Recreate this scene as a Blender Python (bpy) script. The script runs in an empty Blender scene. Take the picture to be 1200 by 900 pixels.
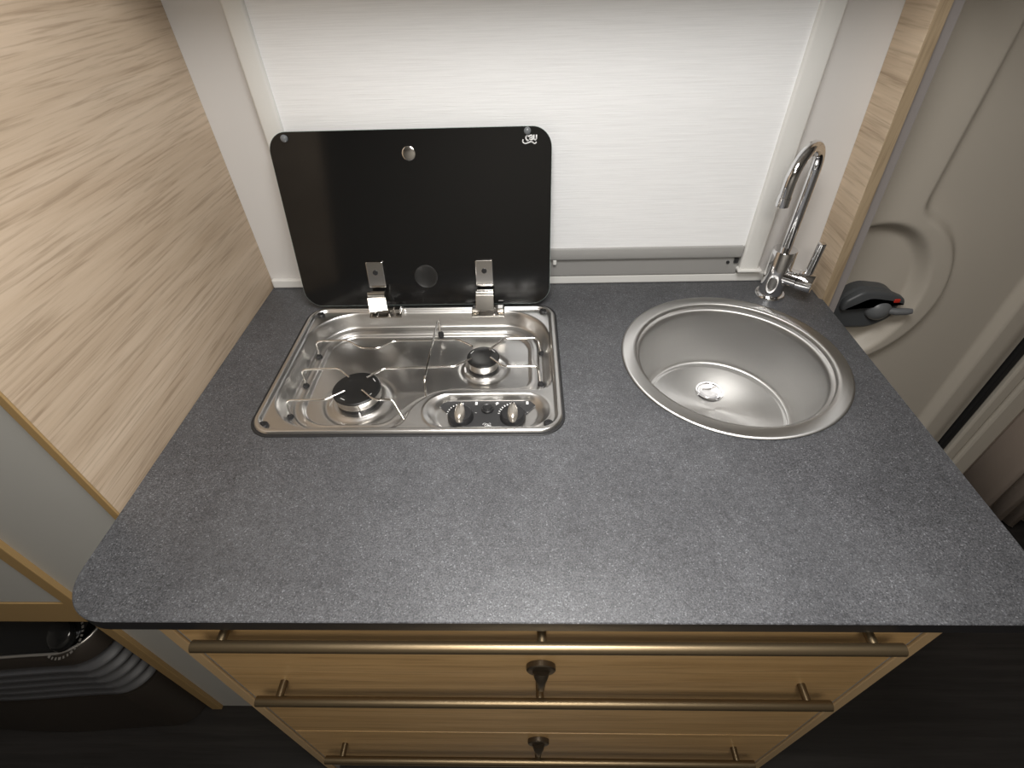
import bpy, bmesh, math, random
from mathutils import Vector, Matrix
random.seed(4)
S = bpy.context.scene
COL = S.collection
PI = math.pi

# ------------------------------------------------------------------ camera
cam_d = bpy.data.cameras.new('camera'); cam = bpy.data.objects.new('camera', cam_d); COL.objects.link(cam)
cam_d.sensor_fit = 'HORIZONTAL'; cam_d.sensor_width = 36.0; cam_d.lens = 589.93 / 1200 * 36.0
cam_d.clip_start = 0.02
RM = Matrix(((0.99955, 0.009918, 0.028311), (0.014215, 0.674446, -0.738187), (-0.026416, 0.738258, 0.674001)))
cam.matrix_world = Matrix.Translation((0, 0, 1.5)) @ RM.to_4x4()
S.camera = cam
# ------------------------------------------------------------------ world, added lamps, exposure
W = bpy.data.worlds.new('world'); S.world = W; W.use_nodes = True
W.node_tree.nodes['Background'].inputs[0].default_value = (0.9, 0.95, 1, 1)
W.node_tree.nodes['Background'].inputs[1].default_value = 0.03
S.view_settings.view_transform = 'Standard'; S.view_settings.look = 'None'
S.view_settings.gamma = 1; S.view_settings.use_curve_mapping = False
S.view_settings.exposure = 0.0
PANEL = ((0.05, 0.22), 0.24)          # round ceiling light added out of view to light the room: centre, radius
BEAM = ((0.10, 0.24, 1.93), (0.10, 0.36, 0.9), 29, 54, 1.0, (1.0, .985, .97))   # narrow spot added inside the round lamp to brighten the worktop front
def spot_light(name, loc, aim, watts, cone, blend, colr, size=0.035):
    l = bpy.data.lights.new(name, 'SPOT'); l.energy = watts; l.spot_size = math.radians(cone); l.spot_blend = blend
    l.color = colr; l.shadow_soft_size = size
    o = bpy.data.objects.new(name, l); COL.objects.link(o); o.location = loc
    o.rotation_euler = (Vector(aim) - Vector(loc)).to_track_quat('-Z', 'Y').to_euler()
    return o
spot_light('added_worktop_beam', (*BEAM[0][:2], 1.905), *BEAM[1:], size=.06)
al = bpy.data.lights.new('added_panel_light', 'AREA'); al.shape = 'DISK'; al.size = PANEL[1] * 2; al.energy = 10.0; al.spread = math.radians(165); al.color = (1.0, .99, .975)
ao = bpy.data.objects.new('added_panel_light', al); COL.objects.link(ao); ao.location = (*PANEL[0], 1.925)
AISLE = ((0.0, -0.42), 0.20)           # smaller unseen lamp added over the aisle to brighten drawers and grey fronts
al = bpy.data.lights.new('added_aisle_light', 'AREA'); al.shape = 'DISK'; al.size = AISLE[1] * 2; al.energy = 8.0; al.color = (1.0, .93, .83)
ao = bpy.data.objects.new('added_aisle_light', al); COL.objects.link(ao); ao.location = (*AISLE[0], 1.925)

# ------------------------------------------------------------------ materials
MATS = {}
def mat(name, col=(.5, .5, .5), rough=.5, metal=0.0, spec=.5, coat=0.0, emit=None, es=0.0, alpha=None):
    m = bpy.data.materials.new(name); m.use_nodes = True
    b = m.node_tree.nodes['Principled BSDF']
    b.inputs['Base Color'].default_value = (*col, 1); b.inputs['Roughness'].default_value = rough
    b.inputs['Metallic'].default_value = metal; b.inputs['Specular IOR Level'].default_value = spec
    b.inputs['Coat Weight'].default_value = coat; b.inputs['Coat Roughness'].default_value = .05
    if emit: b.inputs['Emission Color'].default_value = (*emit, 1); b.inputs['Emission Strength'].default_value = es
    MATS[name] = m
    return m
def nd(m, t, **kw):
    n = m.node_tree.nodes.new(t)
    for k, v in kw.items():
        if k.startswith('i_'): n.inputs[k[2:].replace('_', ' ')].default_value = v
        else: setattr(n, k, v)
    return n
def lk(m, a, b): m.node_tree.links.new(a, b)
def bsdf(m): return m.node_tree.nodes['Principled BSDF']
def coords(m, scale, rot=(0, 0, 0)):
    t = nd(m, 'ShaderNodeTexCoord'); mp = nd(m, 'ShaderNodeMapping')
    mp.inputs['Scale'].default_value = scale; mp.inputs['Rotation'].default_value = rot
    lk(m, t.outputs['Object'], mp.inputs['Vector']); return mp.outputs['Vector']
def ramp(m, fac, stops):
    r = nd(m, 'ShaderNodeValToRGB'); e = r.color_ramp.elements
    while len(e) < len(stops): e.new(.5)
    for el, (p, c) in zip(e, stops): el.position = p; el.color = (*c, 1)
    lk(m, fac, r.inputs['Fac']); return r.outputs['Color']
def noise(m, vec, scale, detail=3, rough=.5, dist=0.0):
    n = nd(m, 'ShaderNodeTexNoise'); n.inputs['Scale'].default_value = scale; n.inputs['Detail'].default_value = detail
    n.inputs['Roughness'].default_value = rough; n.inputs['Distortion'].default_value = dist
    lk(m, vec, n.inputs['Vector']); return n.outputs['Fac']
def mix(m, a, b, fac, mode='MIX'):
    x = nd(m, 'ShaderNodeMix', data_type='RGBA', blend_type=mode)
    for sock, v in ((x.inputs[6], a), (x.inputs[7], b), (x.inputs[0], fac)):
        if hasattr(v, 'is_linked'): lk(m, v, sock)
        elif isinstance(v, (int, float)): sock.default_value = v
        else: sock.default_value = (*v, 1)
    return x.outputs[2]
def bump(m, h, strength, dist=.001):
    b = nd(m, 'ShaderNodeBump'); b.inputs['Strength'].default_value = strength; b.inputs['Distance'].default_value = dist
    lk(m, h, b.inputs['Height']); lk(m, b.outputs['Normal'], bsdf(m).inputs['Normal'])

def wood(name, dark, mid, light, axis, rough=.5, fig=1.0):
    """oak decor, grain along axis (0,1,2)"""
    m = mat(name, mid, rough)
    long_, short = 1.0, 1.0
    sc = [30.0] * 3; sc[axis] = 1.3
    v = coords(m, sc)
    sc2 = [190.0] * 3; sc2[axis] = 7.0
    v2 = coords(m, sc2)
    sc3 = [5.0] * 3; sc3[axis] = .9
    v3 = coords(m, sc3)
    a = noise(m, v, 1.3, 6, .6, .55)
    c1 = ramp(m, a, [(.25, dark), (.5, mid), (.78, light)])
    b = noise(m, v2, 1.0, 3, .6, .3)
    c2 = ramp(m, b, [(.33, (.66, .63, .59)), (.50, (1, 1, 1)), (.78, (1.10, 1.10, 1.10))])
    c = mix(m, c1, c2, .75 * fig, 'MULTIPLY')
    d = noise(m, v3, 1.5, 2, .5, .5)
    c3 = ramp(m, d, [(.35, (.86, .84, .81)), (.65, (1.04, 1.03, 1.02))])
    c = mix(m, c, c3, .8, 'MULTIPLY')
    lk(m, c, bsdf(m).inputs['Base Color'])
    bump(m, b, .18, .0006)
    return m
wood('oak_light', (.455, .35, .25), (.545, .435, .325), (.625, .515, .40), 1)
wood('oak_trim', (.44, .335, .235), (.56, .445, .32), (.65, .53, .40), 1)
wood('oak_drawer', (.47, .295, .128), (.57, .37, .168), (.65, .44, .22), 0, .42, .8)
mat('oak_edge', (.36, .235, .10), .5); mat('oak_edge_pale', (.50, .35, .19), .45)
wood('ply_edge', (.27, .20, .125), (.37, .285, .185), (.45, .355, .24), 2)
wood('floor_wood', (.012, .011, .010), (.020, .018, .017), (.034, .031, .029), 0, .45)

m = mat('worktop_slate', (.1, .1, .105), .42)
v = coords(m, (1, 1, 1))
n1 = noise(m, v, 520, 3, .7); n2 = noise(m, v, 6, 5, .62, .4); n4 = noise(m, v, 70, 5, .75)
c = ramp(m, n1, [(.30, (.040, .041, .046)), (.5, (.079, .081, .087)), (.70, (.136, .138, .145))])
vc = nd(m, 'ShaderNodeTexVoronoi'); vc.inputs['Scale'].default_value = 620; lk(m, v, vc.inputs['Vector'])
cell = nd(m, 'ShaderNodeSeparateColor'); lk(m, vc.outputs['Color'], cell.inputs[0])
c = mix(m, c, ramp(m, cell.outputs[0], [(.0, (.45,) * 3), (.35, (.85,) * 3), (.7, (1.0,) * 3), (.94, (1.25,) * 3), (1.0, (2.2,) * 3)]), .8, 'MULTIPLY')
c = mix(m, c, ramp(m, n2, [(.3, (.70, .70, .71)), (.7, (1.2, 1.2, 1.2))]), .85, 'MULTIPLY')
c = mix(m, c, ramp(m, n4, [(.28, (.66, .66, .67)), (.5, (1, 1, 1)), (.68, (1.18, 1.18, 1.18))]), .75, 'MULTIPLY')
lk(m, c, bsdf(m).inputs['Base Color']); bump(m, n1, .25, .0006)
lk(m, ramp(m, n1, [(.3, (.34,) * 3), (.7, (.5,) * 3)]), bsdf(m).inputs['Roughness'])
mat('worktop_edge', (.018, .018, .020), .35)

def steel(name, col, rough, vec_scale, s=.35, amp=.08):
    m = mat(name, col, rough, 1.0)
    n = noise(m, coords(m, vec_scale), 1.0, 3, .6)
    lk(m, ramp(m, n, [(.3, (rough - amp,) * 3), (.7, (rough + amp,) * 3)]), bsdf(m).inputs['Roughness'])
    lk(m, ramp(m, n, [(.3, tuple(x * .975 for x in col)), (.7, col)]), bsdf(m).inputs['Base Color'])
    if s: bump(m, n, s * .2, .0004)
    return m
steel('hob_steel', (.66, .65, .635), .30, (5, 600, 600), 0, .02)
# sink: concentric brushing around the bowl axis
m = mat('sink_steel', (.55, .545, .535), .33, 1.0)
bsdf(m).inputs['Anisotropic'].default_value = .75
tg = nd(m, 'ShaderNodeTangent', direction_type='RADIAL', axis='Z'); lk(m, tg.outputs[0], bsdf(m).inputs['Tangent'])
t = nd(m, 'ShaderNodeTexCoord'); sep = nd(m, 'ShaderNodeSeparateXYZ'); lk(m, t.outputs['Object'], sep.inputs[0])
ln = nd(m, 'ShaderNodeVectorMath', operation='LENGTH'); cmb = nd(m, 'ShaderNodeCombineXYZ')
lk(m, sep.outputs['X'], cmb.inputs['X']); lk(m, sep.outputs['Y'], cmb.inputs['Y']); lk(m, cmb.outputs[0], ln.inputs[0])
cm2 = nd(m, 'ShaderNodeCombineXYZ'); lk(m, ln.outputs['Value'], cm2.inputs['X']); lk(m, sep.outputs['Z'], cm2.inputs['Y'])
n = noise(m, cm2.outputs[0], 700, 3, .6); bump(m, n, .06, .0004)
lk(m, ramp(m, n, [(.3, (.36,) * 3), (.7, (.48,) * 3)]), bsdf(m).inputs['Roughness'])
mat('chrome', (.80, .80, .81), .06, 1.0); mat('wire_chrome', (.78, .76, .73), .12, 1.0)
mat('hinge_chrome', (.74, .72, .69), .13, 1.0); mat('burner_ring', (.62, .60, .57), .24, 1.0)
mat('bronze', (.19, .143, .085), .38, .9); mat('bronze_dark', (.14, .115, .085), .36, .85)
mat('black_glass', (.006, .006, .006), .12, 0, .5); mat('black_enamel', (.010, .010, .010), .42)
mat('black_rubber', (.012, .012, .013), .5); mat('black_plastic', (.018, .018, .019), .35)
mat('panel_black', (.03, .03, .031), .38); mat('print_white', (.82, .82, .82), .5)
mat('glass_edge', (.35, .42, .40), .15); mat('satin_silver', (.62, .58, .52), .32, .85)
mat('clear_rubber', (.16, .17, .18), .15)
mat('drain_white', (.86, .86, .87), .2, .3)
mat('wall_lining', (.63, .615, .60), .55); mat('room_wall', (.40, .385, .36), .6); mat('ceiling_white', (.72, .71, .69), .6)
mat('rail_white', (.70, .695, .67), .38); mat('bar_grey', (.33, .325, .315), .32); mat('track_grey', (.29, .285, .275), .35)
mat('front_grey', (.47, .465, .44), .42)
mat('door_beige', (.50, .455, .39), .5); mat('door_beige_light', (.54, .495, .425), .48)
mat('handle_grey', (.07, .074, .078), .45); mat('handle_pale', (.135, .14, .145), .4); mat('red_mark', (.55, .03, .015), .5)
mat('jamb_grey', (.27, .245, .235), .6)
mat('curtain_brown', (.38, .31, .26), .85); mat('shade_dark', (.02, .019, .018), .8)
mat('heater_brown', (.030, .024, .019), .42); mat('heater_fin', (.06, .06, .063), .5); mat('heater_glass', (.006, .006, .006), .15)
mat('heater_rim', (.42, .40, .37), .3, .8)
mat('lamp_glow', (1, 1, 1), .5, emit=(1, .96, .9), es=6.0)
# blind: fine horizontal slub
m = mat('blind_fabric', (.86, .865, .87), .75)
n = noise(m, coords(m, (9, 9, 520)), 1.0, 4, .65, .15)
lk(m, ramp(m, n, [(.3, (.80, .805, .81)), (.6, (.87, .875, .88))]), bsdf(m).inputs['Base Color'])
bump(m, n, .55, .0012)
n = noise(MATS['curtain_brown'], coords(MATS['curtain_brown'], (300, 300, 300)), 1.0, 2); bump(MATS['curtain_brown'], n, .3, .001)
n = noise(MATS['door_beige'], coords(MATS['door_beige'], (260, 260, 260)), 1.0, 3); bump(MATS['door_beige'], n, .08, .0006)

# ------------------------------------------------------------------ helpers
def obj(name, bm, material, parent=None, loc=None, smooth=None):
    me = bpy.data.meshes.new(name)
    bmesh.ops.recalc_face_normals(bm, faces=bm.faces[:])
    bm.to_mesh(me); bm.free()
    ms = material if isinstance(material, (list, tuple)) else [material]
    for k in ms: me.materials.append(MATS[k])
    o = bpy.data.objects.new(name, me); COL.objects.link(o)
    if parent: o.parent = parent
    if loc: o.location = loc
    if smooth is not None:
        me.shade_smooth() if smooth >= 180 else me.set_sharp_from_angle(angle=math.radians(smooth))
        if smooth < 180:
            for p in me.polygons: p.use_smooth = True
    return o
def tag(o, label=None, cat=None, group=None, kind=None):
    if label: o['label'] = label
    if cat: o['category'] = cat
    if group: o['group'] = group
    if kind: o['kind'] = kind
    return o
def thing(name, loc, label, cat, group=None):
    o = bpy.data.objects.new(name, None); COL.objects.link(o); o.location = loc; o.empty_display_size = .05
    return tag(o, label, cat, group)
def box(bm, x0, x1, y0, y1, z0, z1, bev=0.0, seg=2, mi=0):
    r = bmesh.ops.create_cube(bm, size=1)
    vs = r['verts']
    for v in vs: v.co = Vector(((x0 + x1) / 2 + v.co.x * (x1 - x0), (y0 + y1) / 2 + v.co.y * (y1 - y0), (z0 + z1) / 2 + v.co.z * (z1 - z0)))
    fs = set(f for v in vs for f in v.link_faces)
    for f in fs: f.material_index = mi
    if bev > 0:
        es = list(set(e for v in vs for e in v.link_edges))
        bmesh.ops.bevel(bm, geom=es, offset=bev, segments=seg, profile=.5, affect='EDGES', clamp_overlap=True)
    return bm
def bx(*a, **k): return box(bmesh.new(), *a, **k)
def rrect(cx, cy, hx, hy, r, n=10):
    pts = []
    for sx, sy, a0 in ((1, 1, 0), (-1, 1, 90), (-1, -1, 180), (1, -1, 270)):
        for i in range(n + 1):
            a = math.radians(a0 + 90 * i / n)
            pts.append((cx + sx * (hx - r) + r * math.cos(a), cy + sy * (hy - r) + r * math.sin(a)))
    return pts
def loft(bm, loops, close_first=False, close_last=False, cyclic=True, mi=0):
    vl = [[bm.verts.new(p) for p in L] for L in loops]
    n = len(vl[0])
    for a, b in zip(vl, vl[1:]):
        for i in range(n if cyclic else n - 1):
            j = (i + 1) % n
            f = bm.faces.new((a[i], a[j], b[j], b[i])); f.material_index = mi
    if close_first: bm.faces.new(vl[0][::-1]).material_index = mi
    if close_last: bm.faces.new(vl[-1]).material_index = mi
    return vl
def slab(bm, pts, z0, z1, bev=0.0, mi=0):
    """outline pts (x,y) ccw, extruded z0..z1 with a small top bevel by inset scaling"""
    if bev:
        n = len(pts); ins = []
        for i in range(n):
            p0, p1, p2 = Vector(pts[i - 1]), Vector(pts[i]), Vector(pts[(i + 1) % n])
            d = ((p1 - p0).normalized() + (p2 - p1).normalized())
            d = d.normalized() if d.length > 1e-9 else Vector((1, 0))
            nrm = Vector((-d.y, d.x)); ins.append(p1 + nrm * bev)
        loops = [[(p[0], p[1], z0) for p in pts], [(p[0], p[1], z1 - bev) for p in pts],
                 [((p[0] + q.x) / 2 + (p[0] - q.x) * .2, (p[1] + q.y) / 2 + (p[1] - q.y) * .2, z1 - bev * .3) for p, q in zip(pts, ins)],
                 [(q.x, q.y, z1) for q in ins]]
    else:
        loops = [[(p[0], p[1], z0) for p in pts], [(p[0], p[1], z1) for p in pts]]
    loft(bm, loops, True, True, mi=mi)
    return bm
def lathe(bm, prof, cx=0, cy=0, n=40, axis='Z', mi=0, cap0=False, cap1=False):
    loops = []
    for r, h in prof:
        L = []
        for i in range(n):
            a = 2 * PI * i / n
            x, y = r * math.cos(a), r * math.sin(a)
            L.append((cx + x, cy + y, h))
        loops.append(L)
    loft(bm, loops, cap0, cap1, mi=mi)
    return bm
def fillet(pts, r, n=5):
    pts = [Vector(p) for p in pts]; out = [pts[0]]
    for i in range(1, len(pts) - 1):
        p0, p1, p2 = pts[i - 1], pts[i], pts[i + 1]
        a, b = (p0 - p1), (p2 - p1)
        rr = min(r, a.length * .45, b.length * .45)
        s, e = p1 + a.normalized() * rr, p1 + b.normalized() * rr
        for k in range(n + 1):
            t = k / n; out.append(s * (1 - t) ** 2 + p1 * 2 * t * (1 - t) + e * t * t)
    out.append(pts[-1]); return out
def tube(bm, path, r, n=10, mi=0, cap=True):
    path = [Vector(p) for p in path]
    loops = []; up = None
    for i, p in enumerate(path):
        d = (path[min(i + 1, len(path) - 1)] - path[max(i - 1, 0)]).normalized()
        if up is None:
            up = d.orthogonal().normalized()
        else:
            up = (up - d * up.dot(d)).normalized()
        s = d.cross(up)
        rr = r[i] if isinstance(r, (list, tuple)) else r
        loops.append([p + (up * math.cos(2 * PI * k / n) + s * math.sin(2 * PI * k / n)) * rr for k in range(n)])
    loft(bm, loops, cap, cap, mi=mi)
    return bm
def ss(t): t = max(0., min(1., t)); return t * t * (3 - 2 * t)
def sd_rr(x, y, cx, cy, hx, hy, r):
    qx, qy = abs(x - cx) - hx + r, abs(y - cy) - hy + r
    return math.hypot(max(qx, 0), max(qy, 0)) + min(max(qx, qy), 0) - r
def smax(a, b, k):
    h = max(k - abs(a - b), 0) / k
    return max(a, b) + h * h * k * .25

# ------------------------------------------------------------------ room shell
def struct(name, bm, m, parent=None, smooth=None):
    o = obj(name, bm, m, parent, smooth=smooth)
    if not parent: o['kind'] = 'structure'
    return o
struct('floor', bx(-2.0, 2.2, -1.2, 1.12, -.04, 0), 'floor_wood')
struct('ceiling', bx(-2.0, 2.2, -1.2, 1.12, 1.95, 1.99), 'ceiling_white')
struct('wall_back', bx(-2.0, .628, 1.0, 1.06, 0, 1.95), 'wall_lining')
struct('wall_behind_curtain', bx(1.40, 2.2, 1.045, 1.10, 0, 1.95), 'room_wall').name = 'wall_back_corner'
struct('wall_left', bx(-2.04, -2.0, -1.2, 1.12, 0, 1.95), 'room_wall')
struct('wall_right', bx(2.2, 2.24, -1.2, 1.12, 0, 1.95), 'room_wall')
struct('wall_front', bx(-2.0, 2.2, -1.24, -1.2, 0, 1.95), 'room_wall')
# sill strip behind the worktop
struct('trim_1', bx(-.574, .612, .988, 1.0, .9005, .921, bev=.003), 'rail_white')
# oak jamb board beside the door, leaning slightly, with its plywood edge and grey back
def lean(o, k=.052, z0=.9):
    for v in o.data.vertices: v.co.x -= k * (v.co.z - z0)
jb = struct('trim_2', bx(.6275, .640, .918, .9995, .0, 1.94, bev=.001), 'oak_trim'); lean(jb)
je = obj('edge_strip', bx(.6275, .647, .9155, .918, .0, 1.94, bev=.0008), 'ply_edge', jb); lean(je)
jc = obj('back_board', bx(.640, .670, .926, 1.03, .0, 1.94), 'jamb_grey', jb); lean(jc)

# ------------------------------------------------------------------ door with moulded panel
door = None
def door_h(x, z):
    # raised column and rounded pad around the handle, with a pocket in it
    e1 = math.hypot((x - .77) / .205, (z - .83) / .215)
    sdp = (e1 - 1) * .205
    col_ = max(x - .828 - .03 * ss((z - 1.25) / .2) * -0, .93 - z)
    k = .035; h = max(k - abs(sdp - col_), 0) / k
    s = min(sdp, col_) - h * h * k * .25
    up = .026 * ss((.010 - s) / .022)
    e2 = math.hypot((x - .765) / .160, (z - .825) / .195)
    up -= .034 * ss((1.0 - e2) / .16)
    # long ridge beside the hinge side
    up += .022 * ss((x - 1.150) / .022) * (1 - .55 * ss((x - 1.205) / .05))
    return up
bm = bmesh.new()
X0, X1, Z0, Z1 = .655, 1.252, .04, 1.90
nx, nz = 110, 300
grid = []
for j in range(nz + 1):
    row = []
    for i in range(nx + 1):
        x = X0 + (X1 - X0) * i / nx; z = Z0 + (Z1 - Z0) * j / nz
        row.append(bm.verts.new((x, 1.042 - door_h(x, z), z)))
    grid.append(row)
for j in range(nz):
    for i in range(nx): bm.faces.new((grid[j][i], grid[j][i + 1], grid[j + 1][i + 1], grid[j + 1][i]))
# sides and back
bot = [v for v in grid[0]]; top = [v for v in grid[-1]]
ring = grid[0] + [r[-1] for r in grid[1:]] + grid[-1][-2::-1] + [r[0] for r in grid[-2:0:-1]]
back = [bm.verts.new((v.co.x, 1.085, v.co.z)) for v in ring]
for i in range(len(ring)):
    j = (i + 1) % len(ring); bm.faces.new((ring[i], back[i], back[j], ring[j]))
bm.faces.new(back)
door = struct('door_1', bm, 'door_beige', smooth=50)
obj('seal', bx(1.256, 1.276, 1.02, 1.08, .02, 1.92, bev=.004), 'black_rubber', door)
fr = obj('door_frame', bx(1.282, 1.318, 1.012, 1.08, .0, 1.94, bev=.006), 'door_beige_light', door)
obj('frame_lip', bx(1.322, 1.385, 1.005, 1.08, .0, 1.94, bev=.008), 'door_beige_light', door)
obj('frame_groove', bx(1.316, 1.324, 1.03, 1.08, .0, 1.94), 'shade_dark', door)
# handle: grey housing with hood, domed knob, lever and red mark
hd = obj('door_handle', bmesh.new(), 'handle_grey', door)
def xz_slab(outline, y_back, y_front, bev):
    b = bmesh.new(); slab(b, outline, 0, y_back - y_front, bev)
    for v in b.verts: v.co = Vector((v.co.x, y_back - v.co.z, v.co.y))
    return b
def smooth_outline(pts, r, n=5):
    P = [Vector((p[0], p[1], 0)) for p in pts]; out = []
    for i in range(len(P)):
        p0, p1, p2 = P[i - 1], P[i], P[(i + 1) % len(P)]
        a, b = p0 - p1, p2 - p1; rr = min(r, a.length * .45, b.length * .45)
        s, e = p1 + a.normalized() * rr, p1 + b.normalized() * rr
        for k in range(n + 1):
            t = k / n; q = s * (1 - t) ** 2 + p1 * 2 * t * (1 - t) + e * t * t; out.append((q.x, q.y))
    return out
ho = smooth_outline([(.735, .745), (.842, .745), (.885, .775), (.885, .82), (.845, .853), (.775, .862), (.735, .83)], .02)
b2 = xz_slab(ho, 1.055, 1.018, .008)
hme = bpy.data.meshes.new('door_handle'); bmesh.ops.recalc_face_normals(b2, faces=b2.faces[:]); b2.to_mesh(hme); b2.free(); hme.materials.append(MATS['handle_grey'])
hd.data = hme
hood = smooth_outline([(.745, .80), (.80, .835), (.856, .826), (.886, .815), (.880, .836), (.842, .852), (.778, .858), (.742, .83)], .012)
obj('hood', xz_slab(hood, 1.02, 1.003, .006), 'handle_grey', hd, smooth=50)
b = bmesh.new(); lathe(b, [(.028, 0), (.028, .006), (.024, .016), (.014, .023), (.004, .0255)], 0, 0, 28, cap0=True, cap1=True)
for v in b.verts: v.co = Vector((.836 + v.co.x, 1.019 - v.co.z, .803 + v.co.y))
obj('knob', b, 'handle_pale', hd, smooth=60)
b = bmesh.new(); tube(b, [(.85, 1.008, .804), (.868, 1.0, .805), (.888, .994, .809), (.899, .992, .811)], [.008, .0085, .0085, .006], 12)
obj('lever', b, 'handle_pale', hd, smooth=60)
obj('indicator', bx(.853, .866, 1.000, 1.004, .829, .838, bev=.0015), 'red_mark', hd)

# curtain hanging beside the door
cu = thing('curtain', (1.62, 1.0, 0), 'brown fabric curtain hanging in folds beside the beige door', 'curtain')
b = bmesh.new(); loops = []
for (z, k) in [(.02, 1.1), (.5, 1.0), (1.2, .9), (1.9, .8)]:
    L = []
    for i in range(161):
        t = i / 160; x = -.222 + .54 * t
        L.append((x, -.03 + .046 * k * math.sin(2 * PI * t * 8.5 + 1.2) + .012 * math.sin(2 * PI * t * 15 + z), z))
    loops.append(L)
loft(b, loops, cyclic=False)
c_ = obj('cloth', b, 'curtain_brown', cu, smooth=180)
md = c_.modifiers.new('thick', 'SOLIDIFY'); md.thickness = .004
b = bmesh.new(); tube(b, [(-.21, -.03, 1.915), (.34, -.03, 1.915)], .009, 12)
obj('rail', b, 'rail_white', cu, smooth=60)

# ------------------------------------------------------------------ roller blind in front of the window
bl = thing('roller_blind', (0, 1.0, .92), 'white slubbed roller blind pulled down behind the hob', 'blind')
def blp(name, bm, m, smooth=None):
    for v in bm.verts: v.co -= Vector((0, 1.0, .92))
    return obj(name, bm, m, bl, smooth=smooth)
blp('fabric', bx(-.440, .468, .984, .9865, .988, 1.525), 'blind_fabric')
for x0, x1 in ((-.474, -.437), (.462, .503)):
    b = bmesh.new(); box(b, x0, x1, .976, .9995, .936, 1.525, bev=.005, seg=3)
    blp('side_rail', b, 'rail_white', smooth=40)
for x0, x1 in ((-.478, -.433), (.458, .509)):
    blp('rail_end_cap', bx(x0, x1, .970, .9995, .932, .9385, bev=.002), 'rail_white')
blp('bottom_bar', bx(-.436, .461, .978, .992, .964, .990, bev=.004), 'bar_grey', smooth=40)
blp('track', bx(-.436, .461, .986, .9995, .9215, .9635, bev=.002), 'track_grey')
b = bmesh.new(); lathe(b, [(.0035, 0), (.0035, .002), (.001, .0024)], n=14, cap0=True, cap1=True)
for v in b.verts: v.co = Vector((.437 + v.co.x, .986 - v.co.z, .950 + v.co.y))
blp('screw', b, 'black_plastic')
blp('catch_slot', bx(.449, .4575, .982, .986, .949, .960), 'black_plastic')
b = bmesh.new(); box(b, .060, .068, .978, .986, .953, .964, bev=.002); blp('catch', b, 'rail_white')

# overhead locker above the window (out of view, put in to shade the blind's top)
ol = thing('overhead_locker', (0, .89, 1.50), 'unseen white overhead locker that shades the top of the blind', 'locker')
obj('body', bx(-.574, .62, -.10, .109, .03, .44), 'ceiling_white', ol)
obj('door', bx(-.574, .62, -.118, -.10, .03, .44, bev=.003), 'oak_light', ol)

# ------------------------------------------------------------------ wardrobe on the left with heater niche
wd = thing('wardrobe', (-1.1, .395, 0), 'tall wardrobe with oak side and grey fronts beside the worktop', 'wardrobe')
def wp(name, bm, m, parent=None, smooth=None):
    for v in bm.verts: v.co -= Vector((-1.1, .395, 0))
    return obj(name, bm, m, parent or wd, smooth=smooth)
sp = wp('side_panel', bx(-.5895, -.578, .3955, .9995, 0, 1.945), 'oak_light')
wp('edge_strip', bx(-.5895, -.578, .392, .3955, 0, 1.945, bev=.0006), 'oak_edge', sp)
wp('front_panel', bx(-.806, -.5895, .397, .415, 0, 1.945), 'front_grey')
wp('edge_strip', bx(-.832, -.806, .388, .415, 0, 1.945, bev=.0015), 'oak_edge')
wp('door', bx(-1.60, -.834, .391, .409, .624, 1.945, bev=.001), 'front_grey')
wp('rail', bx(-1.60, -.832, .389, .415, .545, .622, bev=.001), 'oak_edge')
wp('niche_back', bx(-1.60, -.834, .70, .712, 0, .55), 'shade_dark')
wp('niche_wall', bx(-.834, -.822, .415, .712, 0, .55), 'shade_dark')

ht = thing('heater', (-1.15, .36, 0), 'black gas heater with curved louvres under the grey wardrobe', 'heater')
def outline(z, grow=0.0):
    t = max(0, min(1, z / .46))
    xr = -.842 - .030 * t + grow; yf = .334 + .010 * t - grow
    pts = []
    for i in range(17):
        x = -1.47 + (xr - .075 + 1.47) * i / 16
        u = (x + 1.20) / .30
        pts.append((x, yf + .016 * ss(abs(u)) * (1 if u > 0 else .6)))
    x0, y0 = pts[-1]
    for i in range(1, 9):
        a = PI / 2 * i / 8
        pts.append((x0 + .068 * math.sin(a) , y0 + .058 * (1 - math.cos(a))))
    pts.append((xr, y0 + .09)); pts.append((xr, .56))
    return pts
def hp(name, bm, m, parent=None, smooth=None):
    for v in bm.verts: v.co -= Vector((-1.15, .36, 0))
    return obj(name, bm, m, parent or ht, smooth=smooth)
def ring3(z, g=0.0, dz=0.0): return [(x, y, z) for x, y in outline(z, g)]
b = bmesh.new()
loft(b, [ring3(.004), ring3(.22), ring3(.228, -.001), ring3(.229, -.028), ring3(.405, -.028), ring3(.407, 0), ring3(.452), ring3(.458, -.003)], cyclic=False)
L = ring3(.004); T = ring3(.458, -.003)
hp('casing', b, 'heater_brown', smooth=35)
for z in (.378, .346, .314, .282, .250):
    b = bmesh.new()
    loft(b, [ring3(z - .006, -.026), ring3(z - .007, .000), ring3(z - .003, .003), ring3(z + .003, .001), ring3(z + .007, -.026)], cyclic=False)
    hp('louvre', b, 'heater_fin', smooth=60)
b = bmesh.new()
P = [Vector((x, y, .460)) for x, y in outline(.458, -.002)]
tube(b, P, .0032, 8); hp('rim', b, 'heater_rim', smooth=60)
b = bmesh.new()
O = outline(.458, -.004)
vs = [b.verts.new((x, y, .459 + max(0, (y - .345)) * .42)) for x, y in O] + [b.verts.new((-1.47, .56, .55))]
b.faces.new(vs); hp('control_glass', b, 'heater_glass')
kx, ky = -.925, .388; kz = .459 + (ky - .345) * .42
b = bmesh.new(); lathe(b, [(.026, 0), (.026, .012), (.022, .018), (.004, .019)], 0, 0, 28, cap0=True, cap1=True)
for v in b.verts: v.co = Vector((kx, ky, kz)) + Vector((v.co.x, v.co.y, v.co.z + v.co.y * .42))
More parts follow.
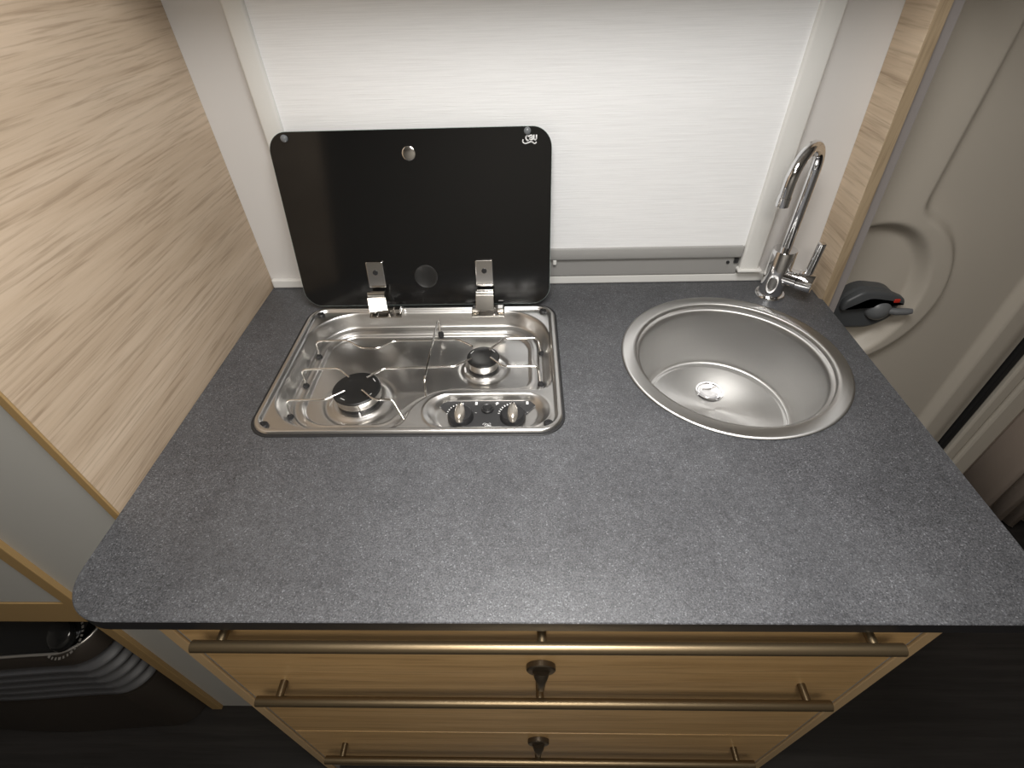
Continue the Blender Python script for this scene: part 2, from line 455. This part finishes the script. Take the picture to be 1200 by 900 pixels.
hp('dial', b, 'heater_glass', smooth=50)
b = bmesh.new()
for i in range(15):
    a = math.radians(-115 + 165 * i / 14); r0, r1, w = .034, .0385, .0016 + .0010 * (i % 3 == 0)
    d = Vector((math.cos(a), math.sin(a))); n_ = Vector((-d.y, d.x))
    q = [d * r0 - n_ * w, d * r1 - n_ * w, d * r1 + n_ * w, d * r0 + n_ * w]
    b.faces.new([b.verts.new((kx + p.x, ky + p.y, kz + p.y * .42 + .0008)) for p in q])
tag(hp('dial_mark', b, 'heater_rim'), kind='stuff')

# ------------------------------------------------------------------ drawer cabinet
dc = thing('drawer_cabinet', (0.016, .27, 0), 'oak kitchen cabinet with three long-handled drawers under the worktop', 'cabinet')
def dp(name, bm, m, parent=None, smooth=None):
    for v in bm.verts: v.co -= Vector((0.016, .27, 0))
    return obj(name, bm, m, parent or dc, smooth=smooth)
for x0, x1 in ((-.480, -.462), (.496, .514)):
    b = bmesh.new(); yz = [(.2645, 0), (.985, 0), (.985, .745), (.53, .745), (.53, .877), (.2645, .877)]
    loft(b, [[(x0, y, z) for y, z in yz], [(x1, y, z) for y, z in yz]], True, True)
    s_ = dp('side_panel', b, 'front_grey')
    dp('edge_strip', bx(x0, x1, .2605, .2645, 0, .877, bev=.001), 'oak_edge_pale', s_)
dp('base', bx(-.462, .496, .285, .985, .0, .05), 'shade_dark')
dp('back_board', bx(-.462, .496, .975, .985, .05, .877), 'shade_dark')
dp('inner_frame', bx(-.462, .496, .284, .290, .05, .877), 'shade_dark')
HX = (-.382, .016, .412)
for zi, (z0, z1, zb, zlock) in enumerate(((.782, .872, .853, None), (.352, .778, .637, .712), (.055, .347, .257, .305))):
    df = dp('drawer_front', bx(-.459, .493, .263, .281, z0, z1, bev=.0012), 'oak_drawer')
    bmt = 'bronze' if zi == 0 else 'bronze'
    b = bmesh.new(); tube(b, [(-.4155, .2345, zb), (-.415, .2345, zb), (.4445, .2345, zb), (.445, .2345, zb)], [.0066, .0075, .0075, .0066], 20)
    dp('handle_bar', b, bmt, df, smooth=40)
    for hx in HX:
        b = bmesh.new(); tube(b, [(hx, .2630, zb), (hx, .2400, zb)], .0060, 14)
        dp('handle_post', b, bmt, df, smooth=40)
    if zlock:
        b = bmesh.new(); lathe(b, [(.0195, 0), (.021, .001), (.021, .0075), (.0195, .009), (.012, .0095)], n=36, cap0=True, cap1=True)
        for v in b.verts: v.co = Vector((.017 + v.co.x, .263 - v.co.z, zlock + v.co.y))
        lk_ = dp('lock_rosette', b, 'bronze_dark', df, smooth=40)
        b = bmesh.new(); path = [(.017, .2545, zlock + .002), (.017, .2495, zlock - .004), (.017, .246, zlock - .016), (.017, .244, zlock - .036), (.017, .2435, zlock - .040)]
        tube(b, path, [.0125, .0105, .0070, .0055, .003], 18)
        dp('lock_pull', b, 'bronze_dark', df, smooth=60)

# ------------------------------------------------------------------ worktop with cut-outs
WT = .9
HC = (-.1975, .7215); HH = (.2575, .1805)
SC = (.379, .722)
x0, x1, y0, y1 = -.577, .6265, .2445, .9985
outl = []
for i in range(13):
    a = math.radians(180 + 90 * i / 12); outl.append((x0 + .068 + .068 * math.cos(a), y0 + .068 + .068 * math.sin(a)))
for i in range(9):
    a = math.radians(270 + 90 * i / 8); outl.append((x1 - .05 + .05 * math.cos(a), y0 + .05 + .05 * math.sin(a)))
outl += [(x1, .912), (x1 - .006, .916), (x1 - .006, y1), (x0, y1)]
hole1 = rrect(HC[0], HC[1], HH[0] - .010, HH[1] - .010, .03, 6)
hole2 = [(SC[0] + .186 * math.cos(2 * PI * i / 64), SC[1] + .186 * math.sin(2 * PI * i / 64)) for i in range(64)]
bm = bmesh.new()
def loop_edges(pts, z):
    vs = [bm.verts.new((p[0], p[1], z)) for p in pts]
    return vs, [bm.edges.new((vs[i], vs[(i + 1) % len(vs)])) for i in range(len(vs))]
levels = []
ins = .0012
cen = Vector((.02, .62))
def inset_outl(d):
    n = len(outl); r = []
    for i in range(n):
        p0, p1_, p2 = Vector(outl[i - 1]), Vector(outl[i]), Vector(outl[(i + 1) % n])
        a_, b_ = (p1_ - p0).normalized(), (p2 - p1_).normalized()
        na, nb = Vector((-a_.y, a_.x)), Vector((-b_.y, b_.x)); k = (na + nb); k = k / max(k.length_squared / 2, .3)
        r.append(tuple(p1_ + k * d))
    return r
for z, o_ in ((WT, inset_outl(ins)), (WT - .022, outl)):
    A = loop_edges(o_, z); B = loop_edges(hole1, z); C_ = loop_edges(hole2, z)
    r = bmesh.ops.triangle_fill(bm, use_beauty=True, use_dissolve=False, edges=A[1] + B[1] + C_[1])
    levels.append((A[0], B[0], C_[0]))
top_, botm = levels
midv = [bm.verts.new((p[0], p[1], WT - ins)) for p in outl]
def band(a, b, mi):
    for i in range(len(a)):
        j = (i + 1) % len(a); f = bm.faces.new((a[i], a[j], b[j], b[i])); f.material_index = mi
band(top_[0], midv, 0); band(midv, botm[0], 1); band(top_[1], botm[1], 1); band(top_[2], botm[2], 1)
wt = obj('worktop', bm, ['worktop_slate', 'worktop_edge'])
tag(wt, 'speckled dark grey stone-look worktop with black front edge', 'worktop')

# ------------------------------------------------------------------ round sink
sk = thing('sink', (SC[0], SC[1], WT), 'round brushed steel sink set into the grey worktop', 'sink')
b = bmesh.new()
prof = [(.1995, .0006), (.2005, .0018), (.1995, .0032), (.196, .0042), (.180, .0046), (.1755, .0040), (.1735, .0018), (.1728, -.004),
        (.1700, -.0056), (.1672, -.0066), (.1655, -.010), (.1640, -.020), (.158, -.055), (.150, -.095), (.1435, -.1185),
        (.1420, -.1245), (.1390, -.1290), (.1350, -.1302), (.1325, -.1300), (.1310, -.1312), (.128, -.1316), (.08, -.1330), (.001, -.1345)]
lathe(b, prof, n=96)
skb = obj('bowl', b, 'sink_steel', sk, smooth=50)
dz = -.1335
b = bmesh.new(); lathe(b, [(.0285, dz + .0006), (.0275, dz + .0026), (.0245, dz + .0028), (.0225, dz + .0004), (.020, dz + .0002)], .004, .052, 36)
dr = obj('drain', b, 'chrome', sk, smooth=40)
b = bmesh.new(); lathe(b, [(.0195, dz + .0004), (.0185, dz + .0050), (.012, dz + .0062), (.001, dz + .0066)], .004, .052, 32, cap0=True, cap1=True)
obj('plug', b, 'drain_white', dr, smooth=40)
b = bmesh.new(); tube(b, fillet([(-.012, .052, dz + .0066), (.004, .050, dz + .0085), (.010, .058, dz + .0085), (.018, .060, dz + .006)], .005), .0016, 8)
obj('plug_ridge', b, 'hinge_chrome', dr, smooth=60)

# ------------------------------------------------------------------ mixer tap
TX, TY = .522, .934
tp = thing('mixer_tap', (TX, TY, WT), 'chrome swan-neck mixer tap behind the round sink', 'tap')
b = bmesh.new(); lathe(b, [(.0305, .0005), (.0305, .004), (.0285, .0065), (.0235, .0075)], n=36, cap0=True, cap1=True); obj('base_ring', b, 'chrome', tp, smooth=40)
b = bmesh.new(); lathe(b, [(.0240, .006), (.0235, .010), (.0235, .104), (.0225, .1055), (.012, .1058)], n=40, cap0=True, cap1=True); obj('body', b, 'chrome', tp, smooth=40)
sd_ = Vector((-.72, -.694, 0)); R_ = .0515
path = [Vector((0, 0, .103)), Vector((0, 0, .16)), Vector((0, 0, .22)), Vector((0, 0, .256))]
for i in range(1, 19):
    a = PI * i / 18 * 1.02
    path.append(Vector((0, 0, .260)) + sd_ * (R_ - R_ * math.cos(a)) + Vector((0, 0, R_ * math.sin(a))))
path.append(path[-1] + Vector((0, 0, -.030)))
b = bmesh.new(); tube(b, path, .0100, 20); obj('spout', b, 'chrome', tp, smooth=60)
tip = path[-1]
b = bmesh.new(); tube(b, [tip + Vector((0, 0, .016)), tip + Vector((0, 0, .015)), tip + Vector((0, 0, -.001)), tip + Vector((0, 0, -.002))], [.0100, .0110, .0110, .0095], 20); obj('aerator', b, 'chrome', tp, smooth=40)
bd = Vector((.043, -.036, 0)).normalized()
bz = Vector((0, 0, .052))
b = bmesh.new(); tube(b, [bz + bd * .010, bz + bd * .041], .0175, 28); obj('valve_neck', b, 'chrome', tp, smooth=40)
b = bmesh.new(); tube(b, [bz + bd * .042, bz + bd * .0425, bz + bd * .070, bz + bd * .0715], [.0180, .0192, .0192, .0180], 28); vb = obj('handle_barrel', b, 'chrome', tp, smooth=40)
lb = bz + bd * .056
b = bmesh.new(); tube(b, [lb + Vector((0, 0, .010)), lb + Vector((.001, .001, .03)), lb + Vector((.004, .002, .081)), lb + Vector((.004, .002, .0825))], [.0070, .0076, .0080, .0065], 18); obj('lever', b, 'chrome', tp, smooth=40)

# ------------------------------------------------------------------ gas hob
hb = thing('gas_hob', (HC[0], HC[1], WT), 'two-burner stainless gas hob with raised black glass lid', 'hob')
def hbp(name, bm, m, parent=None, smooth=None):
    for v in bm.verts: v.co -= Vector((HC[0], HC[1], WT))
    return obj(name, bm, m, parent or hb, smooth=smooth)
BUR = ((-.305, .659, .0430), (-.082, .744, .0310))
RC = (-.067, .5945, .106, .0395)     # control recess
def hob_z(x, y):
    d = -sd_rr(x, y, HC[0], HC[1], HH[0], HH[1], .040)
    if d < .004: return .0012 + .0040 * math.sin(PI / 2 * max(0, min(1, d / .004)))
    z = .0052 - .0062 * ss((d - .0085) / .0045)
    sb = sd_rr(x, y, HC[0], HC[1], HH[0] - .0160, HH[1] - .0160, .092)
    spl = sd_rr(x, y, .10, .36, .303, .286, .075)
    s = smax(sb, -spl, .030)
    e = -s
    if e > -.004:
        z -= .0310 * ss((e + .003) / .017)
        z += .0020 * math.exp(-((e - .0170) / .0030) ** 2)
        z -= .0062 * ss((e - .034) / .005)
        z += .0013 * math.exp(-((e - .0325) / .0028) ** 2)
    for bx_, by_, br in BUR:
        r = math.hypot(x - bx_, y - by_)
        z += .0030 * ss((br * 1.32 - r) / .010) - .0012 * math.exp(-((r - br * 1.42) / .005) ** 2)
    sr = sd_rr(x, y, RC[0], RC[1], RC[2], RC[3], RC[3] - .0005)
    z += .0012 * math.exp(-((sr - .001) / .0022) ** 2) if e < 0 else 0
    ew = .0085 + .022 * ss((abs(x - RC[0]) - .062) / .04)
    z -= .0125 * ss(-sr / ew)
    return z
bm = bmesh.new()
g = .0013
nx, ny = int(2 * HH[0] / g) + 3, int(2 * HH[1] / g) + 3
V = {}
def sdo(x, y): return sd_rr(x, y, HC[0], HC[1], HH[0], HH[1], .040)
keep = {}
for j in range(-1, ny + 1):
    for i in range(-1, nx + 1):
        x = HC[0] + (i - nx / 2) * g; y = HC[1] + (j - ny / 2) * g
        s = sdo(x, y)
        if s < g * .95:
            if s > -g * .3:
                h = 1e-5; gx = (sdo(x + h, y) - s) / h; gy = (sdo(x, y + h) - s) / h
                x -= gx * s; y -= gy * s
            V[i, j] = bm.verts.new((x, y, WT + hob_z(x, y)))
for (i, j), v in V.items():
    q = [V.get((i, j)), V.get((i + 1, j)), V.get((i + 1, j + 1)), V.get((i, j + 1))]
    if all(q): bm.faces.new(q)
    elif sum(1 for a in q if a) == 3: bm.faces.new([a for a in q if a])
hbp('steel_pan', bm, 'hob_steel', smooth=180)
# black rubber seal under the rim, widened in front to draw the rim's shadow
bm = bmesh.new(); A = rrect(HC[0], HC[1] - .0012, HH[0] + .0036, HH[1] + .0050, .043, 10); Bq = rrect(HC[0], HC[1], HH[0] - .006, HH[1] - .006, .034, 10)
loft(bm, [[(x, y, WT + .0002) for x, y in Bq], [(x, y, WT + .0002) for x, y in A], [(x, y, WT + .0012) for x, y in A],
          [(x, y, WT + .0018) for x, y in rrect(HC[0], HC[1] - .0012, HH[0] + .0028, HH[1] + .0042, .042, 10)], [(x, y, WT + .0012) for x, y in Bq]])
hbp('gasket_and_shadow', bm, 'black_rubber')
for fx, fy in ((-.4325, .8785), (-.434, .5615), (.037, .8815), (.0355, .5605)):
    b = bmesh.new(); lathe(b, [(.0078, WT - .002), (.0080, WT + .0022), (.0064, WT + .0042), (.003, WT + .0044), (.0022, WT + .0030)], fx, fy, 20, cap0=True, cap1=True)
    hbp('rubber_foot', b, 'black_rubber', smooth=40)
# burners
for k, (bx_, by_, br) in enumerate(BUR):
    zf = WT - .0350
    b = bmesh.new(); lathe(b, [(br * .93, zf), (br * .93, zf + .0075), (br * .90, zf + .008)], bx_, by_, 48, cap0=True, cap1=True)
    br_o = hbp('burner', b, 'black_enamel', smooth=35)
    b = bmesh.new(); lathe(b, [(br * .88, zf + .008), (br * .955, zf + .0082), (br * .985, zf + .0236), (br * .90, zf + .0238)], bx_, by_, 48, cap0=True, cap1=True)
    hbp('burner_ring', b, 'burner_ring', br_o, smooth=35)
    b = bmesh.new(); lathe(b, [(br * .9, zf + .0235), (br * 1.0, zf + .0240), (br * 1.0, zf + .0262), (br * .96, zf + .0278), (br * .70, zf + .0284), (br * .55, zf + .0274), (br * .02, zf + .0271)], bx_, by_, 48, cap0=True, cap1=True)
    hbp('burner_cap', b, 'black_enamel', br_o, smooth=35)
    for a0 in (-120, -35, 35) if k == 0 else (150, 40):
        b = bmesh.new()
        a = math.radians(a0); d = Vector((math.cos(a), math.sin(a))); n_ = Vector((-d.y, d.x)); c0 = Vector((bx_, by_)) + d * br * .80
        qq = [c0 - n_ * .005 - d * .0005, c0 + n_ * .005 - d * .0005, c0 + n_ * .005 + d * .0005, c0 - n_ * .005 + d * .0005]
        b.faces.new([b.verts.new((p.x, p.y, zf + .0286)) for p in qq])
        hbp('cap_mark', b, 'print_white', br_o)
    ia = math.radians(-75 if k == 0 else 200)
    b = bmesh.new(); lathe(b, [(.0018, zf), (.0018, zf + .010), (.0010, zf + .012)], bx_ + math.cos(ia) * (br + .006), by_ + math.sin(ia) * (br + .006), 12, cap0=True, cap1=True)
    hbp('igniter_pin', b, 'print_white', br_o, smooth=40)
# pan support wires
zt = WT - .0025
def w3(p): return (p[0], p[1], p[2] if len(p) > 2 else zt)
WIRES = [
    [(-.414, .776, .866), (-.417, .791), (-.356, .794), (-.320, .768), (-.289, .767), (-.261, .790), (-.134, .792), (-.104, .770)],
    [(-.413, .690, .866), (-.418, .705), (-.350, .708), (-.322, .682)],
    [(-.415, .609, .866), (-.419, .623), (-.350, .624), (-.322, .646)],
    [(-.290, .680), (-.265, .706), (-.132, .710), (-.103, .732)],
    [(-.291, .648), (-.266, .624), (-.233, .624), (-.212, .601, .868)],
    [(-.178, .848, .866), (-.181, .857), (-.182, .782), (-.183, .672), (-.181, .652, .870)],
    [(-.071, .757), (-.042, .793), (.022, .794), (.031, .778, .866)],
    [(-.067, .735), (-.043, .709), (.021, .708), (.027, .688, .866)],
]
for w_i, w in enumerate(WIRES):
    P = [Vector(w3(p)) for p in w]
    if w_i == 5:
        for p in P[1:4]: p.z = WT + .0008
    b = bmesh.new(); tube(b, fillet(P, .008, 5), .0021, 8)
    hbp('support_wire', b, 'wire_chrome', smooth=60)
for fx, fy in ((-.414, .776), (-.413, .690), (-.415, .609), (-.178, .848), (.031, .778), (.027, .688)):
    b = bmesh.new(); lathe(b, [(.0058, WT - .036), (.0060, WT - .0285), (.0044, WT - .0255), (.0021, WT - .025)], fx, fy, 16, cap0=True, cap1=True)
    hbp('wire_grommet', b, 'black_rubber', smooth=40)
# control panel with knobs
zp = WT - .0126
pan = smooth_outline([(-.110, .5655), (-.024, .5655), (.021, .621), (.013, .6265), (-.147, .6265), (-.155, .621)], .010)
b = bmesh.new(); slab(b, pan, zp - .003, zp + .0016, .0006)
cp = hbp('control_panel', b, 'panel_black')
zp += .0016
def flat(b, pts, z):
    b.faces.new([b.verts.new((x, y, z)) for x, y in pts])
b = bmesh.new()
for kx in (-.111, -.023):
    ky = .5905
    for i in range(8):
        a = math.radians(168 - 80 * i / 7); r0, r1, w = .0232, .0258 + .0007 * i, .0006 + .00008 * i
        d = Vector((math.cos(a), math.sin(a))); n_ = Vector((-d.y, d.x)); c0 = Vector((kx, ky))
        flat(b, [tuple(c0 + d * r0 - n_ * w), tuple(c0 + d * r1 - n_ * w), tuple(c0 + d * r1 + n_ * w), tuple(c0 + d * r0 + n_ * w)], zp + .0003)
    flat(b, [(kx + .0225, .6165), (kx + .0265, .6165), (kx + .0265, .6235), (kx + .0225, .6235)], zp + .0003)
    flat(b, [(kx + .0235, .597), (kx + .0265, .597), (kx + .0265, .5976), (kx + .0235, .5976)], zp + .0003)
# spark symbol
flat(b, [(-.0515, .6225), (-.0480, .6225), (-.0495, .6200), (-.0470, .6200), (-.0530, .6145), (-.0515, .6185), (-.0540, .6185)], zp + .0003)
tag(hbp('dial_mark', b, 'print_white', cp), kind='stuff')
b = bmesh.new(); lathe(b, [(.0105, zp), (.0105, zp + .0035), (.0092, zp + .0048), (.0078, zp + .0040), (.0070, zp + .0042), (.0060, zp + .0058), (.001, zp + .0062)], -.0665, .6050, 28, cap0=True, cap1=True)
hbp('igniter_button', b, 'black_plastic', cp, smooth=35)
for kx in (-.111, -.023):
    ky = .5870
    b = bmesh.new(); lathe(b, [(.0218, zp), (.0218, zp + .004), (.0198, zp + .010), (.0186, zp + .0115), (.0172, zp + .0118), (.001, zp + .0116)], kx, ky, 40, cap0=True, cap1=True)
    kn = hbp('control_knob', b, 'black_plastic', smooth=35)
    b = bmesh.new(); loops = []
    for (hz, s) in ((.0100, 1.0), (.0165, .97), (.0205, .84), (.0222, .5), (.0226, .1)):
        L = []
        for i in range(28):
            a = 2 * PI * i / 28
            px = .0086 * s * math.cos(a) * (1 - .25 * math.sin(a)); py = .0215 * (s if s < .9 else s) * math.sin(a) - .001
            L.append((kx + px * (abs(math.cos(a)) ** .15), ky + py, zp + hz - .10 * max(0, py - .002)))
        loops.append(L)
    loft(b, loops, True, True)
    hbp('knob_grip', b, 'satin_silver', kn, smooth=50)
    b = bmesh.new(); lathe(b, [(.0014, 0), (.0009, .0003)], 0, 0, 10, cap0=True, cap1=True)
    for v in b.verts: v.co = Vector((kx + v.co.x * .9, ky + .012 + v.co.y * 1.8, zp + .0222 + v.co.z - v.co.y * .15))
    hbp('knob_dot', b, 'black_rubber', kn)

# hob lid: black glass leaning back on two chrome hinges
LB = Vector((0, .896, .911)); tilt = math.atan2(.063, .305)
LW0, LW1, LH = -.4635, .0505, .333
def lidp(x, h, off=0.0):   # off: distance in front of the glass (towards the room)
    return Vector((x, LB.y + h * math.sin(tilt) - off * math.cos(tilt), LB.z + h * math.cos(tilt) + off * math.sin(tilt)))
def on_lid(b):
    """bmesh made with x, y=height on the lid, z=distance in front"""
    for v in b.verts: v.co = lidp(v.co.x, v.co.y, v.co.z)
    return b
lo = rrect((LW0 + LW1) / 2, LH / 2, (LW1 - LW0) / 2, LH / 2, .036, 10)
b = bmesh.new(); slab(b, lo, -.005, 0, .0006)
for f in b.faces:
    if len(f.verts) == 4: f.material_index = 1
on_lid(b); lid = hbp('glass_lid', b, ['black_glass', 'glass_edge'])
for (lx, lh, r, mt, nm) in ((-.431, .322, .0065, 'clear_rubber', 'rubber_bumper'), (.0065, .325, .0065, 'clear_rubber', 'rubber_bumper')):
    b = bmesh.new(); lathe(b, [(r, 0), (r, .002), (r * .85, .0045), (r * .4, .0058), (.0005, .006)], lx, lh, 20, cap0=True, cap1=True)
    hbp(nm, on_lid(b), mt, lid, smooth=50)
b = bmesh.new(); lathe(b, [(.0125, 0), (.0122, .003), (.0105, .0036), (.001, .0036)], -.209, .293, 32, cap0=True, cap1=True)
hbp('lid_button', on_lid(b), 'hinge_chrome', lid, smooth=40)
b = bmesh.new(); lathe(b, [(.024, .0), (.024, .0012), (.0225, .0016), (.0215, .0010), (.0005, .0010)], -.203, .062, 40, cap0=True, cap1=True)
hbp('glass_boss', on_lid(b), 'black_enamel', lid, smooth=40)
def logo(scale, place, parent, name):
    """chef-script maker's mark: three letters with a moustache-like swoosh"""
    b = bmesh.new()
    def stroke(pts, w):
        P = fillet([(x, y, 0) for x, y in pts], .25, 4)
        for i in range(len(P) - 1):
            d = (P[i + 1] - P[i]); 
            if d.length < 1e-6: continue
            d.normalize(); n_ = Vector((-d.y, d.x, 0)) * w
            vs = [P[i] - n_ - d * w * .3, P[i + 1] - n_ + d * w * .3, P[i + 1] + n_ + d * w * .3, P[i] + n_ - d * w * .3]
            b.faces.new([b.verts.new(v) for v in vs])
    stroke([(-.05, .75), (-.45, .95), (-.62, .55), (-.35, .2), (-.2, .25)], .10)          # c
    stroke([(.0, .85), (.35, .95), (.40, .3)], .10); stroke([(.40, .55), (.05, .60), (.0, .32), (.40, .32)], .09)   # a
    stroke([(.62, .35), (.62, .95)], .10); stroke([(.62, .42), (.85, .25), (1.02, .45), (1.02, .95)], .10)          # inverted n
    stroke([(-1.0, .35), (-1.08, .05), (-.75, -.22), (-.25, -.1), (.25, .08), (.55, -.12), (.8, -.25), (1.0, -.05)], .085)
    for v in b.verts: v.co = place(v.co.x * scale, v.co.y * scale)
    return hbp(name, b, 'print_white', parent)
logo(.0118, lambda x, y: lidp(.0105 + x, .307 + y, .0004), lid, 'maker_mark')
logo(.0062, lambda x, y: Vector((-.066 + x, .5715 - y, zp + .0003)), cp, 'maker_mark')
# hinges
def flap_pos(c, hxc):
    yaw, pit = (math.radians(14), math.radians(36)) if hxc < -.2 else (0.0, math.radians(31))
    p = Vector((c.x - hxc, c.y * math.sin(pit) - c.z * math.cos(pit), c.y * math.cos(pit) + c.z * math.sin(pit)))
    x, y = p.x * math.cos(yaw) - p.y * math.sin(yaw), p.x * math.sin(yaw) + p.y * math.cos(yaw)
    return Vector((hxc + x, .873 + y, WT + .0110 + p.z))
for hxc in (-.305, -.083):
    sg = .013 if hxc < -.2 else .005
    b = bmesh.new()
    box(b, hxc - .034 + sg, hxc + .034 + sg, .866, .893, WT + .0050, WT + .0075, bev=.0008)
    for v in b.verts: v.co.z += (v.co.y - .889) * .34 + .0015
    hg = hbp('hinge', b, 'hinge_chrome')
    for ex in (-1, 1):
        b = bmesh.new(); box(b, hxc + sg + ex * .026 - .007, hxc + sg + ex * .026 + .007, .870, .886, WT + .0075, WT + .0160, bev=.002)
        hbp('hinge_lug', b, 'hinge_chrome', hg)
    # knuckle block leaning forward
    b = bmesh.new(); box(b, hxc - .0185, hxc + .0185, 0, .030, .005, .012, bev=.001); box(b, hxc - .0185, hxc - .0165, 0, .030, -.0, .010); box(b, hxc + .0165, hxc + .0185, 0, .030, .0, .010)
    for v in b.verts: v.co = flap_pos(v.co, hxc)
    hbp('hinge_flap', b, 'hinge_chrome', hg)
    b = bmesh.new(); tube(b, [(hxc - .0175, .882, WT + .047), (hxc + .0175, .882, WT + .047)], .0065, 16)
    hbp('hinge_pin', b, 'hinge_chrome', hg, smooth=40)
    b = bmesh.new(); slab(b, rrect(hxc, .068, .0175, .027, .003, 4), .0002, .005, .0012)
    on_lid(b); hl = hbp('hinge_plate', b, 'hinge_chrome', hg)
    b = bmesh.new(); lathe(b, [(.0055, .005), (.0052, .0062), (.0030, .0064)], hxc, .073, 20, cap0=True, cap1=True); on_lid(b)
    hbp('hinge_screw', b, 'black_plastic', hg, smooth=40)

# ------------------------------------------------------------------ ceiling lamps, out of view, added to light the room
for (c0, R0, nm, lb_) in ((PANEL[0], PANEL[1], 'added_ceiling_lamp', 'large flat round ceiling lamp added unseen over the worktop'), (AISLE[0], AISLE[1], 'added_ceiling_lamp', 'small flat round ceiling lamp added unseen over the aisle')):
    dl = thing(nm, (*c0, 1.95), lb_, 'lamp')
    b = bmesh.new(); lathe(b, [(R0 + .014, -.0002), (R0 + .012, -.020), (R0 + .002, -.022), (R0, -.016)], n=64); obj('bezel', b, 'rail_white', dl, smooth=40)
    b = bmesh.new(); lathe(b, [(R0, -.016), (.001, -.0161)], n=64, cap1=True); obj('diffuser', b, 'lamp_glow', dl)
